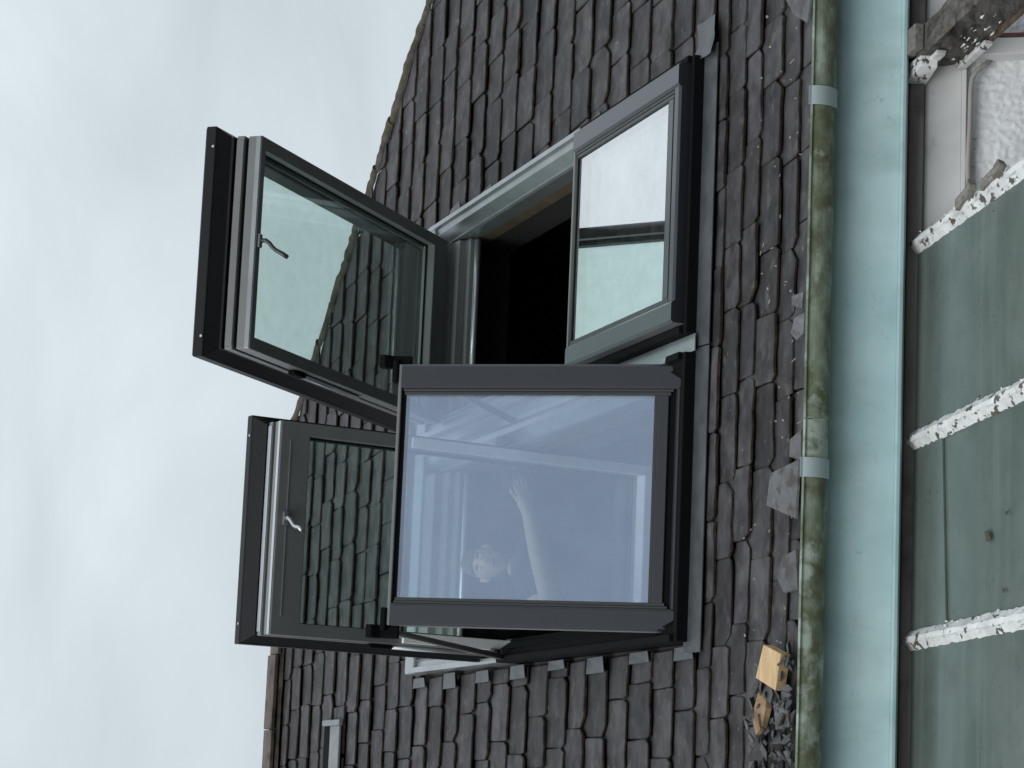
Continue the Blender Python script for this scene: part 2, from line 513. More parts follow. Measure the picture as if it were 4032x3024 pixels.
# slates, course by course (distance of each tail up the slope)
COURSES = [-1.118, -0.989, -0.842, -0.657, -0.507, -0.344, -0.205, 0.012, 0.228, 0.473, 0.709, 0.945, 1.169, 1.414, 1.67, 1.912,
           2.165, 2.401, 2.66, 2.90, 3.155, 3.40, 3.66, 3.90, 4.16, 4.41, 4.66, 4.93, 5.18, 5.43, 5.68, 5.92, 6.12]
EX = (UL - 0.170, 0.972, -0.215, 3.30)         # cut out round the windows
def slate_mesh(poly, th, r, name='slate'):
    cx_ = sum(p[0] for p in poly) / len(poly)
    cy_ = sum(p[1] for p in poly) / len(poly)
    n = len(poly)
    ins = [(cx_ + (p[0] - cx_) * 0.965, cy_ + (p[1] - cy_) * 0.975) for p in poly]
    vs = [(p[0], p[1], 0) for p in poly] + [(p[0], p[1], th * 0.7) for p in poly] + [(p[0], p[1], th) for p in ins]
    fs = []
    for k in range(n):
        m_ = (k + 1) % n
        fs += [(k, m_, n + m_, n + k), (n + k, n + m_, 2 * n + m_, 2 * n + k)]
    fs.append(tuple(range(2 * n, 3 * n)))
    mb = MB().add(vs, fs)
    me = mb.mesh(name)
    me.materials.append(M['slate'])
    me.materials.append(M['slate_edge'])
    for p_ in me.polygons:
        if abs(p_.normal.z) < 0.3:
            p_.material_index = 1
    return me
def outline(w_, h, r):
    x = w_ / 2
    k1, k2 = (r.uniform(0.003, 0.022) if r.random() < 0.8 else r.uniform(0.02, 0.05) for _ in range(2))
    j = lambda s: r.uniform(-s, s)
    chip = j(0.010) if r.random() < 0.3 else j(0.004)
    return [(-x + k1, j(0.004)), (-x * 0.55, j(0.006)), (-x * 0.15, chip), (x * 0.2, j(0.006)), (x * 0.6, j(0.006)), (x - k2, j(0.004)),
            (x + j(0.004), k2 + r.uniform(0.0, 0.03)), (x + j(0.003), h * 0.45), (x + j(0.003), h), (-x + j(0.003), h), (-x + j(0.003), h * 0.45),
            (-x + j(0.004), k1 + r.uniform(0, 0.03))]
cand = []
sr = random.Random(21)
for ci, b0 in enumerate(COURSES):
    nxt = COURSES[ci + 1] if ci + 1 < len(COURSES) else RIDGE_B
    h = (nxt - b0) + 0.10
    a = -2.75 + (0.13 if ci % 2 else 0.0) + sr.uniform(-0.03, 0.03)
    base_w = 0.29 if ci < 7 else 0.268
    while a < 3.1:
        w_ = base_w + sr.uniform(-0.05, 0.05)
        gap = sr.uniform(0.001, 0.0045)
        poly = outline(w_ - gap, h, sr)
        ac = a + w_ / 2
        a += w_
        wp = [(ac + p[0], b0 + p[1]) for p in poly]
        if ac - w_ > HIP_A + HK * (RIDGE_B - b0):
            continue
        wp = clip(wp, *HIPC)
        if len(wp) < 3:
            continue
        opts = []
        if not (max(p[0] for p in wp) > EX[0] and min(p[0] for p in wp) < EX[1] and max(p[1] for p in wp) > EX[2] and min(p[1] for p in wp) < EX[3]):
            opts = [wp]
        else:
            if b0 < EX[2]:
                opts = [wp if b0 > EX[2] - 0.16 and False else clip(wp, 0, 1, EX[2])]
            elif nxt > EX[3] and ac > EX[0] and ac < EX[1]:
                opts = [clip(wp, 0, -1, -EX[3])]
            else:
                opts = [clip(wp, 1, 0, EX[0]), clip(wp, -1, 0, -EX[1])]
        opts = [p for p in opts if len(p) > 2]
        if not opts:
            continue
        best = max(opts, key=area)
        if area(best) < 0.0035:
            continue
        cand.append((ac, b0, nxt, best))
def seen(ac, b0, p):
    cxm = sum(q[0] for q in p) / len(p)
    if cxm < -2.02 or cxm > 1.20 + 0.42 * (b0 + 0.3):
        return False
    return True
inview = [c for c in cand if seen(c[0], c[1], c[3])]
# slates behind the open sashes cannot be seen from the street
def hidden(ac, b0):
    return -1.02 < ac < 0.72 and 3.25 < b0 < 3.6 or (-0.95 < ac < 0.15 and b0 > 3.5 and b0 < 5.4 and ac < -0.3)
inview.sort(key=lambda c: (hidden(c[0], c[1]), -area([(q[0], q[1]) for q in c[3]]) if hidden(c[0], c[1]) else 0, c[1]))
keep = inview[:300]
ks = set(id(c) for c in keep)
rest = MB()
for c in cand:
    ac, b0, nxt, p = c
    x0 = sum(q[0] for q in p) / len(p)
    y0 = b0
    th = sr.uniform(0.008, 0.013)
    loc = [(q[0] - x0, q[1] - y0) for q in p]
    tilt = -math.atan2(0.026, nxt - b0 + 0.1)
    mtx = T(x0, y0, -0.110 + sr.uniform(0, 0.005)) @ Matrix.Rotation(tilt * sr.uniform(0.7, 1.25), 4, 'X') @ \
        Matrix.Rotation(sr.uniform(-0.015, 0.015), 4, 'Y') @ Matrix.Rotation(sr.uniform(-0.011, 0.011), 4, 'Z')
    if id(c) in ks:
        obj('slate', slate_mesh(loc, th, sr), None, roof, mtx)
    else:
        me = slate_mesh(loc, th, sr)
        rest.add([mtx @ v.co for v in me.vertices], [tuple(pl.vertices) for pl in me.polygons])
        bpy.data.meshes.remove(me)
if rest.v:
    stuff(obj('slates_out_of_view', rest, M['slate'], roof))
# ridge tiles
a = HIP_A - 0.02
k = 0
rr = random.Random(4)
while a > -3.2:
    L = 0.455
    a1 = a - L
    dz = rr.uniform(-0.006, 0.010)
    n = 9
    prof = []
    for q in range(n):
        t = -1 + 2 * q / (n - 1)
        y = t * 0.165
        prof.append((y, 0.055 - 0.105 * abs(t) ** 1.25))
    prof = [(y, z) for y, z in prof] + [(y * 0.9, z - 0.018) for y, z in reversed(prof)]
    m = MB().extrude(prof, 'x', -L / 2 + 0.003, L / 2 - 0.003)
    me = m.mesh('ridge_tile')
    top = rp(0, RIDGE_B, -0.1)
    wm = T(O.x + (a + a1) / 2, O.y + top.y, O.z + top.z + dz) @ Matrix.Rotation(rr.uniform(-0.012, 0.012), 4, 'Z')
    obj('ridge_tile', me, M['ridge'], roof, ROOF.inverted() @ wm, bevel=0.004)
    a = a1
    k += 1
# bedding mortar under the ridge
m = MB()
pr = []
for i in range(90):
    a0 = HIP_A - i * 0.04
    pr.append((a0, 6.105 + 0.022 * mnoise.noise(Vector((a0 * 6, 1, 0)))))
vs, fs = [], []
for i, (x, y) in enumerate(pr):
    vs += [(x, y, -0.098), (x, y + 0.015, -0.078 + 0.008 * mnoise.noise(Vector((x * 9, 4, 0)))), (x, RIDGE_B, -0.075)]
    if i:
        q = 3 * i
        fs += [(q - 3, q, q + 1, q - 2), (q - 2, q + 1, q + 2, q - 1)]
m.add(vs, fs)
obj('ridge_mortar', m, M['hip'], roof)
# hip tiles running down the right hand edge
hd = Vector((HK, -1, 0)).normalized()
hl = 0.34
n_h = 18
for i in range(n_h):
    s0 = 0.1 + i * hl
    c_ = Vector((HIP_A, RIDGE_B, 0)) + hd * (s0 + hl / 2)
    mb = MB()
    rings = []
    sg = 10
    for q in range(sg + 1):
        t = q / sg
        wv = 0.038 + 0.016 * mnoise.noise(Vector((i * 3.1 + t * 6, 0.3, 1)))
        hv = 0.024 + 0.014 * mnoise.noise(Vector((i * 2.7 + t * 7, 2.3, 1)))
        pr = []
        for z in range(7):
            an = pi * z / 6
            pr.append(Vector(((-hl / 2 + t * hl), cos(an) * wv, sin(an) * hv)))
        rings.append(pr)
    vs = [p for r_ in rings for p in r_]
    fs = [(a_ * 7 + z, a_ * 7 + z + 1, (a_ + 1) * 7 + z + 1, (a_ + 1) * 7 + z) for a_ in range(sg) for z in range(6)]
    fs += [tuple(range(7)), tuple(sg * 7 + z for z in range(6, -1, -1))]
    mb.add(vs, fs)
    ang = math.atan2(hd.y, hd.x)
    obj('hip_tile', mb, M['hip'], roof, T(c_.x - 0.01, c_.y, -0.105 + rr.uniform(-0.005, 0.006)) @ Matrix.Rotation(ang, 4, 'Z') @
        Matrix.Rotation(rr.uniform(-0.03, 0.03), 4, 'Y'))
# lead flashings round the windows
def flash(name, poly, th=0.004, m_='lead'):
    n = len(poly)
    mb = MB().add([p for p in poly] + [(p[0], p[1], p[2] - th) for p in poly],
                  [tuple(range(n)), tuple(range(2 * n - 1, n - 1, -1))] + [(k, (k + 1) % n, n + (k + 1) % n, n + k) for k in range(n)])
    return obj(name, mb, M[m_], roof)
flash('valley_flashing', [(-0.2185, -0.20, -0.060), (-0.1515, -0.20, -0.060), (-0.1515, 3.2, -0.060), (-0.2185, 3.2, -0.060)], 0.004, 'rail_grey')
flash('apron_flashing', [(-0.20, -0.27, -0.088), (0.99, -0.27, -0.088), (0.99, -0.15, -0.070), (-0.20, -0.15, -0.070)])
flash('apron_flashing', [(UL - 0.19, -0.27, -0.089), (-0.205, -0.27, -0.089), (-0.205, -0.15, -0.072), (UL - 0.19, -0.15, -0.072)])
# dressed lead at the lower right corner of the right window
cl = MB()
vs, fs = [], []
for i in range(9):
    for j in range(7):
        x = 0.94 + 0.16 * i / 8
        y = -0.27 + 0.17 * j / 6
        vs.append((x, y, -0.074 + 0.018 * max(0, 1 - i / 4) + 0.009 * mnoise.noise(Vector((x * 22, y * 16, 2)))))
for i in range(8):
    for j in range(6):
        fs.append((i * 7 + j, (i + 1) * 7 + j, (i + 1) * 7 + j + 1, i * 7 + j + 1))
cl.add(vs, fs)
obj('lead_corner', cl, M['lead'], roof, smooth=True)
# soakers: bent lead under the cut slates left of the left window, slate slips right of the right window
for ci, b0 in enumerate(COURSES):
    if not (-0.25 < b0 < 3.2):
        continue
    hh = COURSES[ci + 1] - b0
    if ci % 2 == 0:
        x1 = UL - 0.163 + rr.uniform(-0.006, 0.004)
        x0 = x1 - rr.uniform(0.035, 0.075)
        zz = -0.086
        flash('soaker', [(x0, b0 - 0.008, zz), (x1, b0 - 0.004, zz + 0.006), (x1, b0 + hh * 0.9, zz - 0.01), (x0, b0 + hh * 0.95, zz - 0.012)], 0.003,
              'lead')
    else:
        x0 = 0.962 + rr.uniform(-0.004, 0.004)
        x1 = x0 + rr.uniform(0.035, 0.085)
        zz = -0.078
        flash('soaker', [(x0, b0 + 0.0, zz), (x1, b0 + 0.03, zz), (x1 - 0.015, b0 + hh * 0.75, zz - 0.006), (x0, b0 + hh, zz - 0.01)], 0.006,
              'slate_broken')

# slotted vent let into the slates at the far left
vent = thing('roof_vent', 'slotted grey metal roof vent let into the slates below the ridge at the left edge', 'roof vent', ROOF @ T(-1.548, 4.84, -0.088))
obj('vent_strip', MB().box(-0.72, -0.0125, -0.190, 0.0, 0.004, 0.018), M['lead_pale'], vent, bevel=0.003)
obj('vent_cap', MB().box(-0.012, 0.022, -0.205, 0.150, 0.0, 0.026), M['lead_pale'], vent, bevel=0.006)
obj('vent_slot', MB().box(-0.72, -0.0125, 0.001, 0.145, 0.0, 0.012), M['dark_rubber'], vent)  # raised strip coloured black to stand for the shade inside the slot

# ------------------------------------------------------------------ attic room behind the openings
room = thing('attic_room', 'unlit attic room, coloured near black, behind the open roof windows', 'room', T(*(W(-0.5, 2.6, -0.37))))
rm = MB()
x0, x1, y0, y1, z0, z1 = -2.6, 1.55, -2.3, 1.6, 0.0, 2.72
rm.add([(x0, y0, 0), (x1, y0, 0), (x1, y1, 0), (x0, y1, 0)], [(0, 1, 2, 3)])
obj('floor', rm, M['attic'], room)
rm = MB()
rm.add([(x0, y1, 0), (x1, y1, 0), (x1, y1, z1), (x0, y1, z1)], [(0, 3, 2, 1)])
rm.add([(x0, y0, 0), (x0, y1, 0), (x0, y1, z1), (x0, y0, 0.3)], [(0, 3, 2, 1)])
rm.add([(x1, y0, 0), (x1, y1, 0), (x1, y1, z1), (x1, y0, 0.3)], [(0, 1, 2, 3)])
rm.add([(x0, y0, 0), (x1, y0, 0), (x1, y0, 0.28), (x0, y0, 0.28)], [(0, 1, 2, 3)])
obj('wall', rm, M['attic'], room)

# ------------------------------------------------------------------ roof windows
def rail_profile(sgn, u_edge):
    """fixed frame side rail, from outer lip to reveal; sgn=+1 right rail, -1 left rail"""
    pts = [(0.0, -0.115), (0.0, -0.016), (-0.026, -0.012), (-0.029, -0.034), (-0.056, -0.040), (-0.062, -0.030), (-0.098, -0.082),
           (-0.106, -0.076), (-0.112, -0.090), (-0.116, -0.165), (0.0, -0.165)]
    return [(u_edge + sgn * p[0], p[1]) for p in pts]

def lower_sash(win, mtx, open_):
    core = MB().ring(-0.098, 0.921, -0.132, 1.022, 0.10, 0.10, 0.125, 0.02, -0.062, -0.006)
    s = obj('lower_sash', core, M['dark_rubber'], win, mtx, bevel=0.003)
    pane = MB().box(-0.006, 0.828, -0.012, 1.008, -0.030, -0.0075)
    obj('pane', pane, M['glass_blue'], s)
    for u0, u1 in ((-0.107, -0.020), (0.835, 0.930)):
        prof = [(u0, -0.058), (u0, 0.008), (u0 + 0.010, 0.019), (u1 - 0.010, 0.019), (u1, 0.010), (u1, -0.004), (u0 + 0.02, -0.004), (u0 + 0.004, -0.058)] \
            if u0 < 0.4 else [(u1, -0.058), (u1, 0.008), (u1 - 0.010, 0.019), (u0 + 0.010, 0.019), (u0, 0.010), (u0, -0.004), (u1 - 0.02, -0.004), (u1 - 0.004, -0.058)]
        obj('side_cover', MB().extrude(prof, 'y', -0.143, 1.020), M['anthracite'], s)
    obj('bottom_cover', MB().extrude([(-0.144, -0.058), (-0.144, 0.004), (-0.134, 0.013), (-0.096, 0.013), (-0.085, 0.0), (-0.085, -0.055)], 'x',
                                     -0.0195, 0.8345), M['anthracite'], s, bevel=0.002)
    for u0, u1 in ((-0.019, 0.000), (0.812, 0.833)):
        m = (u0 + u1) / 2
        lo, hi = (u0, m) if u0 < 0.4 else (m, u1)
        obj('glazing_bead', MB().box(lo, hi, -0.078, 1.012, -0.006, 0.007), M['gasket'], s, bevel=0.0025)
        lo, hi = (m + 0.0006, u1 + 0.004) if u0 < 0.4 else (u0 - 0.004, m - 0.0006)
        obj('glazing_bead', MB().box(lo, hi, -0.066, 1.008, -0.006, 0.003), M['gasket'], s, bevel=0.002)
    for u0, u1 in ((-0.102, -0.021), (0.836, 0.925)):
        obj('end_cap', MB().box(u0, u1, -0.1425, -0.1325, -0.058, -0.0045), M['anthracite'], s)
    obj('bottom_bead', MB().box(0.0045, 0.8075, -0.058, -0.014, -0.006, 0.002), M['anthracite'], s, bevel=0.003)
    obj('bottom_bead', MB().box(0.0045, 0.8075, -0.0135, 0.000, -0.006, -0.001), M['gasket'], s, bevel=0.001)
    obj('top_bead', MB().box(-0.107, 0.930, 1.0205, 1.034, -0.05, 0.010), M['inner_grey'], s, bevel=0.003)
    return s

def upper_sash(win, mtx, v0, v1, brail, trail, slot):
    """v runs from the outer, lower edge (negative) to the hinge side, w points out of the roof"""
    s = obj('upper_sash', MB().ring(-0.100, 0.832, v0, v1, 0.056, 0.056, brail, trail, 0.0, 0.064), M['inner_grey'], win, mtx, bevel=0.004)
    obj('pane', MB().box(-0.046, 0.778, v0 + brail - 0.01, v1 - trail + 0.01, 0.050, 0.063), M['glass_green'], s)
    obj('glazing_bead', MB().ring(-0.0445, 0.7765, v0 + brail - 0.0005, v1 - trail + 0.0005, 0.006, 0.006, 0.006, 0.006, 0.042, 0.0495), M['dark_rubber'], s)
    obj('seal', MB().ring(-0.088, 0.820, v0 + 0.012, v1 - 0.012, 0.05, 0.05, 0.06, 0.06, 0.0645, 0.080), M['dark_rubber'], s)
    obj('edge_strip', MB().ring(-0.102, 0.834, v0 - 0.006, v1, 0.05, 0.05, 0.05, 0.05, 0.0805, 0.118), M['inner_grey'], s, bevel=0.004)
    obj('lock_strip', MB().box(-0.085, 0.817, v0 - 0.0095, v0 - 0.0062, 0.083, 0.116), M['silver' if slot else 'inner_grey'], s, bevel=0.001)  # brighter metal on the tipped sash: its skylight put into the colour
    obj('seal', MB().ring(-0.092, 0.824, v0 + 0.006, v1 - 0.01, 0.05, 0.05, 0.05, 0.05, 0.1185, 0.128), M['dark_rubber'], s)
    oc = MB()
    loops = []
    for g, wz in ((0.0, 0.1285), (0.0, 0.140), (0.034, 0.190), (0.040, 0.196), (0.040, 0.240), (0.030, 0.250)):
        loops.append([(-0.098 - g, v0 - 0.012 - g * 1.1, wz), (0.830 + g, v0 - 0.012 - g * 1.1, wz), (0.830 + g, v1 + 0.004, wz), (-0.098 - g, v1 + 0.004, wz)])
    loops.append([(-0.06, v0 + 0.05, 0.250), (0.792, v0 + 0.05, 0.250), (0.792, v1 - 0.05, 0.250), (-0.06, v1 - 0.05, 0.250)])
    loops.append([(-0.06, v0 + 0.05, 0.1285), (0.792, v0 + 0.05, 0.1285), (0.792, v1 - 0.05, 0.1285), (-0.06, v1 - 0.05, 0.1285)])
    fs = []
    for q in range(len(loops)):
        for k in range(4):
            fs.append((q * 4 + k, q * 4 + (k + 1) % 4, ((q + 1) % len(loops)) * 4 + (k + 1) % 4, ((q + 1) % len(loops)) * 4 + k))
    oc.add([p for l_ in loops for p in l_], fs)
    obj('outer_cover', oc, M['shaded_cover'], s, bevel=0.003)
    if slot:
        obj('vent_slot', MB().box(-0.02, 0.75, v0 + 0.046, v0 + 0.049, -0.0035, -0.0002), M['silver'], s)
    # lip at the inner lower corner; brighter metal paints skylight on the tipped sash
    obj('edge_lip', MB().box(-0.098, 0.830, v0 - 0.004, v0 - 0.0005, 0.004, 0.026), M['silver' if slot else 'rail_grey'], s, bevel=0.001)
    if slot:
        # pale strips added so the half of the sash tipped indoors looks skylit
        obj('lit_rail_strip', MB().box(0.779, 0.826, -0.46, v1 - 0.012, -0.018, -0.0005), M['lit_rail_pale'], s, bevel=0.003)
        obj('lit_rail_strip', MB().box(-0.094, -0.047, -0.46, v1 - 0.012, -0.018, -0.0005), M['lit_rail_pale'], s, bevel=0.003)
        obj('lit_rail_box', MB().box(-0.046, 0.778, v1 - 0.085, v1 - 0.012, -0.070, -0.0005), M['lit_rail_pale'], s, bevel=0.006)
    # side fittings: gas strut and runner on the left edge
    obj('strut', MB().tube([(-0.110, v0 + 0.62, 0.050), (-0.110, v0 + 1.20, 0.050)], 0.011, 8), M['silver'], s, smooth=True)
    obj('strut_end', MB().box(-0.122, -0.103, v0 + 0.50, v0 + 0.615, 0.030, 0.068), M['dark_rubber'], s, bevel=0.006)
    for vv in (0.055, 0.115):
        obj('screw', MB().tube([(-0.05 if vv < 0.1 else 0.78, v0 - 0.060, 0.205), (-0.05 if vv < 0.1 else 0.78, v0 - 0.053, 0.205)], 0.006, 8), M['silver'], s)
    return s

def handle(s, u, v, du, metal):
    h = MB().box(u - 0.030, u + 0.030, v - 0.012, v + 0.014, -0.014, -0.0005)
    obj('handle_plate', h, M['inner_grey'], s, bevel=0.004)
    lv = MB().tube([(u, v, -0.006), (u, v, -0.036), (u - 0.012, v + 0.004, -0.052), (u - 0.030, v + 0.010, -0.066), (u - 0.040, v + 0.014, -0.078),
                    (u - 0.058 - du, v + 0.02, -0.110), (u - 0.072 - du, v + 0.024, -0.132)],
                   [0.011, 0.010, 0.0095, 0.009, 0.009, 0.010, 0.0095], 8)
    obj('handle', lv, M[metal], s, smooth=True)

def window(name, label, u_off, light_from):
    win = thing(name, label, 'roof window', ROOF @ T(u_off, 0, 0), 'two roof windows side by side in the slate roof')
    for sg, ue in ((1, 0.958), (-1, -0.150)):
        pf = rail_profile(sg, ue)
        lf = light_from if (sg < 0 or light_from < 1.5) else -0.02
        obj('side_rail', MB().extrude(pf, 'y', lf, 3.22), M['rail_grey'], win, bevel=0.0015)
        obj('side_rail_lower', MB().extrude([(p[0], p[1]) for p in pf], 'y', -0.150, lf - 0.004), M['dark_rubber'], win)
    # bottom and head of the frame
    obj('bottom_rail', MB().box(-0.149, 0.957, -0.178, -0.1505, -0.115, -0.030), M['dark_rubber'], win, bevel=0.004)
    obj('bottom_rail', MB().box(-0.149, 0.957, -0.1495, -0.040, -0.165, -0.066), M['dark_rubber'], win)
    hp = [(2.84, -0.165), (2.84, -0.120), (2.90, -0.115), (2.91, -0.085), (2.99, -0.080), (3.0, -0.04), (3.21, -0.030), (3.225, -0.165)]
    obj('head_rail', MB().extrude(hp, 'x', -0.033, 0.841), M['inner_grey'], win, bevel=0.003)
    obj('head_cover', MB().box(-0.155, 0.963, 3.14, 3.29, -0.105, -0.018), M['rail_grey'], win, bevel=0.012)
    obj('blind_tube', MB().tube([(-0.02, 2.815, -0.150), (0.83, 2.815, -0.150)], 0.016, 10), M['silver'], win, smooth=True)
    # timber lining of the reveal
    lin = MB()
    lin.box(0.8425, 0.866, -0.06, 3.12, -0.235, -0.1655)
    lin.box(-0.056, -0.0345, -0.06, 3.12, -0.235, -0.1655)
    obj('reveal_lining', lin, M['lining'], win)
    lin = MB()
    lin.box(-0.034, 0.842, 3.09, 3.12, -0.42, -0.1655)
    lin.box(-0.034, 0.842, -0.065, -0.042, -0.42, -0.1655)
    lin.box(0.850, 0.870, -0.06, 3.12, -0.42, -0.236)
    lin.box(-0.060, -0.0425, -0.06, 3.12, -0.42, -0.236)
    obj('reveal', lin, M['attic'], win)  # deeper reveal in near-black, its shade put into the colour
    return win

# right window: lower sash shut in the roof plane, upper sash hung from its head
wr = window('roof_window', 'right grey roof window, its lower sash closed flat in the slates and its upper sash swung out', 0.0, 1.040)
lower_sash(wr, Matrix.Identity(4), False)
us = upper_sash(wr, T(0, 2.90, 0.0) @ Matrix.Rotation(radians(-40.72), 4, 'X'), -2.010, 0.050, 0.040, 0.16, False)
handle(us, 0.372, -1.990, 0.0, 'steel')
obj('cross_rail', MB().box(-0.148, 0.956, 1.0355, 1.075, -0.165, -0.068), M['dark_rubber'], wr, bevel=0.004)
# left window: lower sash stood upright as a balustrade, upper sash pivoted about its middle
wl = window('roof_window', 'left grey roof window, its blue reflecting lower sash stood upright as a guard and its upper sash tipped steeply', UL, 1.860)
yy, zz = 0.0039, 0.0166
lm = T(0, yy * cp + zz * sp, -yy * sp + zz * cp) @ Matrix.Rotation(pi / 2 - PHI, 4, 'X')
ls = lower_sash(wl, lm, True)
us2 = upper_sash(wl, T(0, 1.882, 0.0) @ Matrix.Rotation(radians(-46.1) - PHI, 4, 'X'), -1.100, 0.830, 0.142, 0.075, True)
handle(us2, 0.405, -1.060, -0.012, 'silver')
for u in (-0.118, 0.850):
    obj('pivot', MB().tube([(u, 1.882, -0.01), (u + 0.03, 1.882, -0.01)], 0.03, 12), M['steel'], wl)
# folding guard rails between the upright sash and the frame
for u in (-0.128, 0.945):
    top_l = lm @ Vector((u, 1.045, -0.02))
    end_l = Vector((u, 1.80, -0.03))
    obj('guard_rail', MB().tube([top_l, end_l], 0.015, 4), M['inner_grey'], wl, smooth=True)
    su = 1 if u > 0 else -1
    pr = [(0.99, -0.03), (1.095, -0.03), (1.115, -0.01), (1.115, 0.022), (1.09, 0.026), (1.075, 0.010), (1.06, -0.004), (0.99, -0.010)]
    cpb = MB().extrude(pr, 'x', u - 0.03, u + 0.022)
    obj('rail_bracket', cpb, M['dark_rubber'], wl, lm, bevel=0.004)
    obj('corner_plate', MB().box(min(u, u - su * 0.09), max(u, u - su * 0.09), 1.036, 1.060, -0.04, 0.018), M['dark_rubber'], wl, lm, bevel=0.006)

# ------------------------------------------------------------------ person in the open window
def make_person():
    p = thing('person', 'person in dark top behind the blue pane with one bare arm stretched out', 'person', T(*W(-0.815, 2.38, -0.37)))
    R_ = {}
    V = [((0, 0, 0.93), 0.135), ((0, 0, 1.10), 0.125), ((0, 0, 1.27), 0.135), ((0, -0.01, 1.40), 0.115), ((0, -0.01, 1.475), 0.056), ((0, -0.02, 1.54), 0.058),
         # right arm (viewer's left) reaching across
         ((-0.16, -0.02, 1.395), 0.070), ((-0.195, -0.17, 1.265), 0.062), ((0.06, -0.27, 1.325), 0.052), ((0.255, -0.32, 1.372), 0.034), ((0.305, -0.335, 1.388), 0.040),
         # left arm hanging
         ((0.17, 0.0, 1.395), 0.058), ((0.235, 0.02, 1.12), 0.045), ((0.24, -0.05, 0.90), 0.028), ((0.24, -0.07, 0.82), 0.034),
         # legs
         ((-0.095, 0, 0.86), 0.092), ((-0.10, 0.0, 0.48), 0.060), ((-0.10, 0.02, 0.09), 0.042), ((-0.105, -0.12, 0.035), 0.036),
         ((0.095, 0, 0.86), 0.092), ((0.10, 0.0, 0.48), 0.060), ((0.10, 0.02, 0.09), 0.042), ((0.105, -0.12, 0.035), 0.036)]
    E = [(0, 1), (1, 2), (2, 3), (3, 4), (4, 5), (3, 6), (6, 7), (7, 8), (8, 9), (9, 10), (3, 11), (11, 12), (12, 13), (13, 14),
         (0, 15), (15, 16), (16, 17), (17, 18), (0, 19), (19, 20), (20, 21), (21, 22)]
    base = Vector((0.305, -0.335, 1.388))
    dirx = Vector((0.92, -0.2, 0.33)).normalized()
    sd_ = Vector((0.25, 0.35, -0.9)).normalized()
    for q, (off, ln) in enumerate(((-0.026, 0.062), (-0.009, 0.072), (0.009, 0.068), (0.025, 0.055))):
        b0 = base + sd_ * off + dirx * 0.03
        b1 = b0 + dirx * ln * 0.55
        b2 = b1 + (dirx * 0.7 + Vector((0.1, 0.5, -0.45))).normalized() * ln * 0.5
        i0 = len(V)
        V += [(tuple(b0), 0.010), (tuple(b1), 0.0085), (tuple(b2), 0.0075)]
        E += [(10, i0), (i0, i0 + 1), (i0 + 1, i0 + 2)]
    b0 = base - sd_ * 0.032 - dirx * 0.005
    i0 = len(V)
    V += [(tuple(b0), 0.012), (tuple(b0 + dirx * 0.03 - sd_ * 0.018), 0.010), (tuple(b0 + dirx * 0.055 - sd_ * 0.02), 0.009)]
    E += [(10, i0), (i0, i0 + 1), (i0 + 1, i0 + 2)]
    me = bpy.data.meshes.new('body')
    me.from_pydata([v[0] for v in V], E, [])
    o = bpy.data.objects.new('body', me)
    C.objects.link(o)
    o.parent = p
    o.modifiers.new('skin', 'SKIN').use_smooth_shade = True
    sv_ = me.skin_vertices[0].data
    for i, v in enumerate(V):
        sv_[i].radius = (v[1], v[1])
    sv_[0].use_root = True
    sb = o.modifiers.new('sub', 'SUBSURF')
    sb.levels = 2
    sb.render_levels = 2
    me.materials.append(M['skin'])
    # clothing: a sleeveless dark top and trousers around the body
    def shell(name, secs, m):
        mb = MB()
        n = 16
        vs, fs = [], []
        for z, rx, ry, cy_ in secs:
            vs += [(rx * cos(2 * pi * k / n), cy_ + ry * sin(2 * pi * k / n), z) for k in range(n)]
        for i in range(len(secs) - 1):
            fs += [(i * n + k, i * n + (k + 1) % n, (i + 1) * n + (k + 1) % n, (i + 1) * n + k) for k in range(n)]
        mb.add(vs, fs)
        q = obj(name, mb, M[m], p, smooth=True)
        so = q.modifiers.new('thick', 'SOLIDIFY')
        so.thickness = 0.004
        return q
    shell('top', [(0.86, 0.19, 0.15, 0), (1.0, 0.18, 0.15, 0), (1.15, 0.19, 0.155, 0), (1.28, 0.205, 0.16, 0), (1.36, 0.235, 0.165, 0), (1.43, 0.215, 0.15, 0), (1.475, 0.15, 0.115, 0), (1.50, 0.085, 0.085, -0.01)], 'cloth')
    shell('trousers', [(0.06, 0.19, 0.10, 0.01), (0.45, 0.20, 0.12, 0), (0.75, 0.21, 0.15, 0), (0.90, 0.195, 0.155, 0)], 'cloth')
    obj('sleeve', MB().tube([(0.14, 0.0, 1.42), (0.19, 0.0, 1.375), (0.238, 0.02, 1.12), (0.245, -0.05, 0.90), (0.245, -0.06, 0.88)], [0.075, 0.082, 0.062, 0.045, 0.043], 12), M['cloth'], p, smooth=True)
    # head with face
    hm = bmesh.new()
    bmesh.ops.create_icosphere(hm, subdivisions=4, radius=1)
    for v in hm.verts:
        x, y, z = v.co
        jaw = 1 - 0.28 * max(0, -z) ** 1.2
        v.co = Vector((x * 0.076 * jaw, y * 0.094 * (1 - 0.12 * max(0, -z)) - 0.008 * max(0, -z), z * 0.115))
        v.co.y -= 0.020 * math.exp(-((v.co.x / 0.012) ** 2) - ((v.co.z + 0.018) / 0.022) ** 2) * (1 if y < 0 else 0)
        for ex in (-0.031, 0.031):
            v.co.y += 0.010 * math.exp(-((v.co.x - ex) / 0.014) ** 2 - ((v.co.z - 0.008) / 0.010) ** 2) * (1 if y < 0 else 0)
        v.co.y -= 0.005 * math.exp(-((v.co.x / 0.024) ** 2) - ((v.co.z + 0.058) / 0.008) ** 2) * (1 if y < 0 else 0)
    hme = bpy.data.meshes.new('head')
    hm.to_mesh(hme)
    hm.free()
    hx = T(0.01, -0.035, 1.635)
    hd_ = obj('head', hme, M['skin'], p, hx, smooth=True)
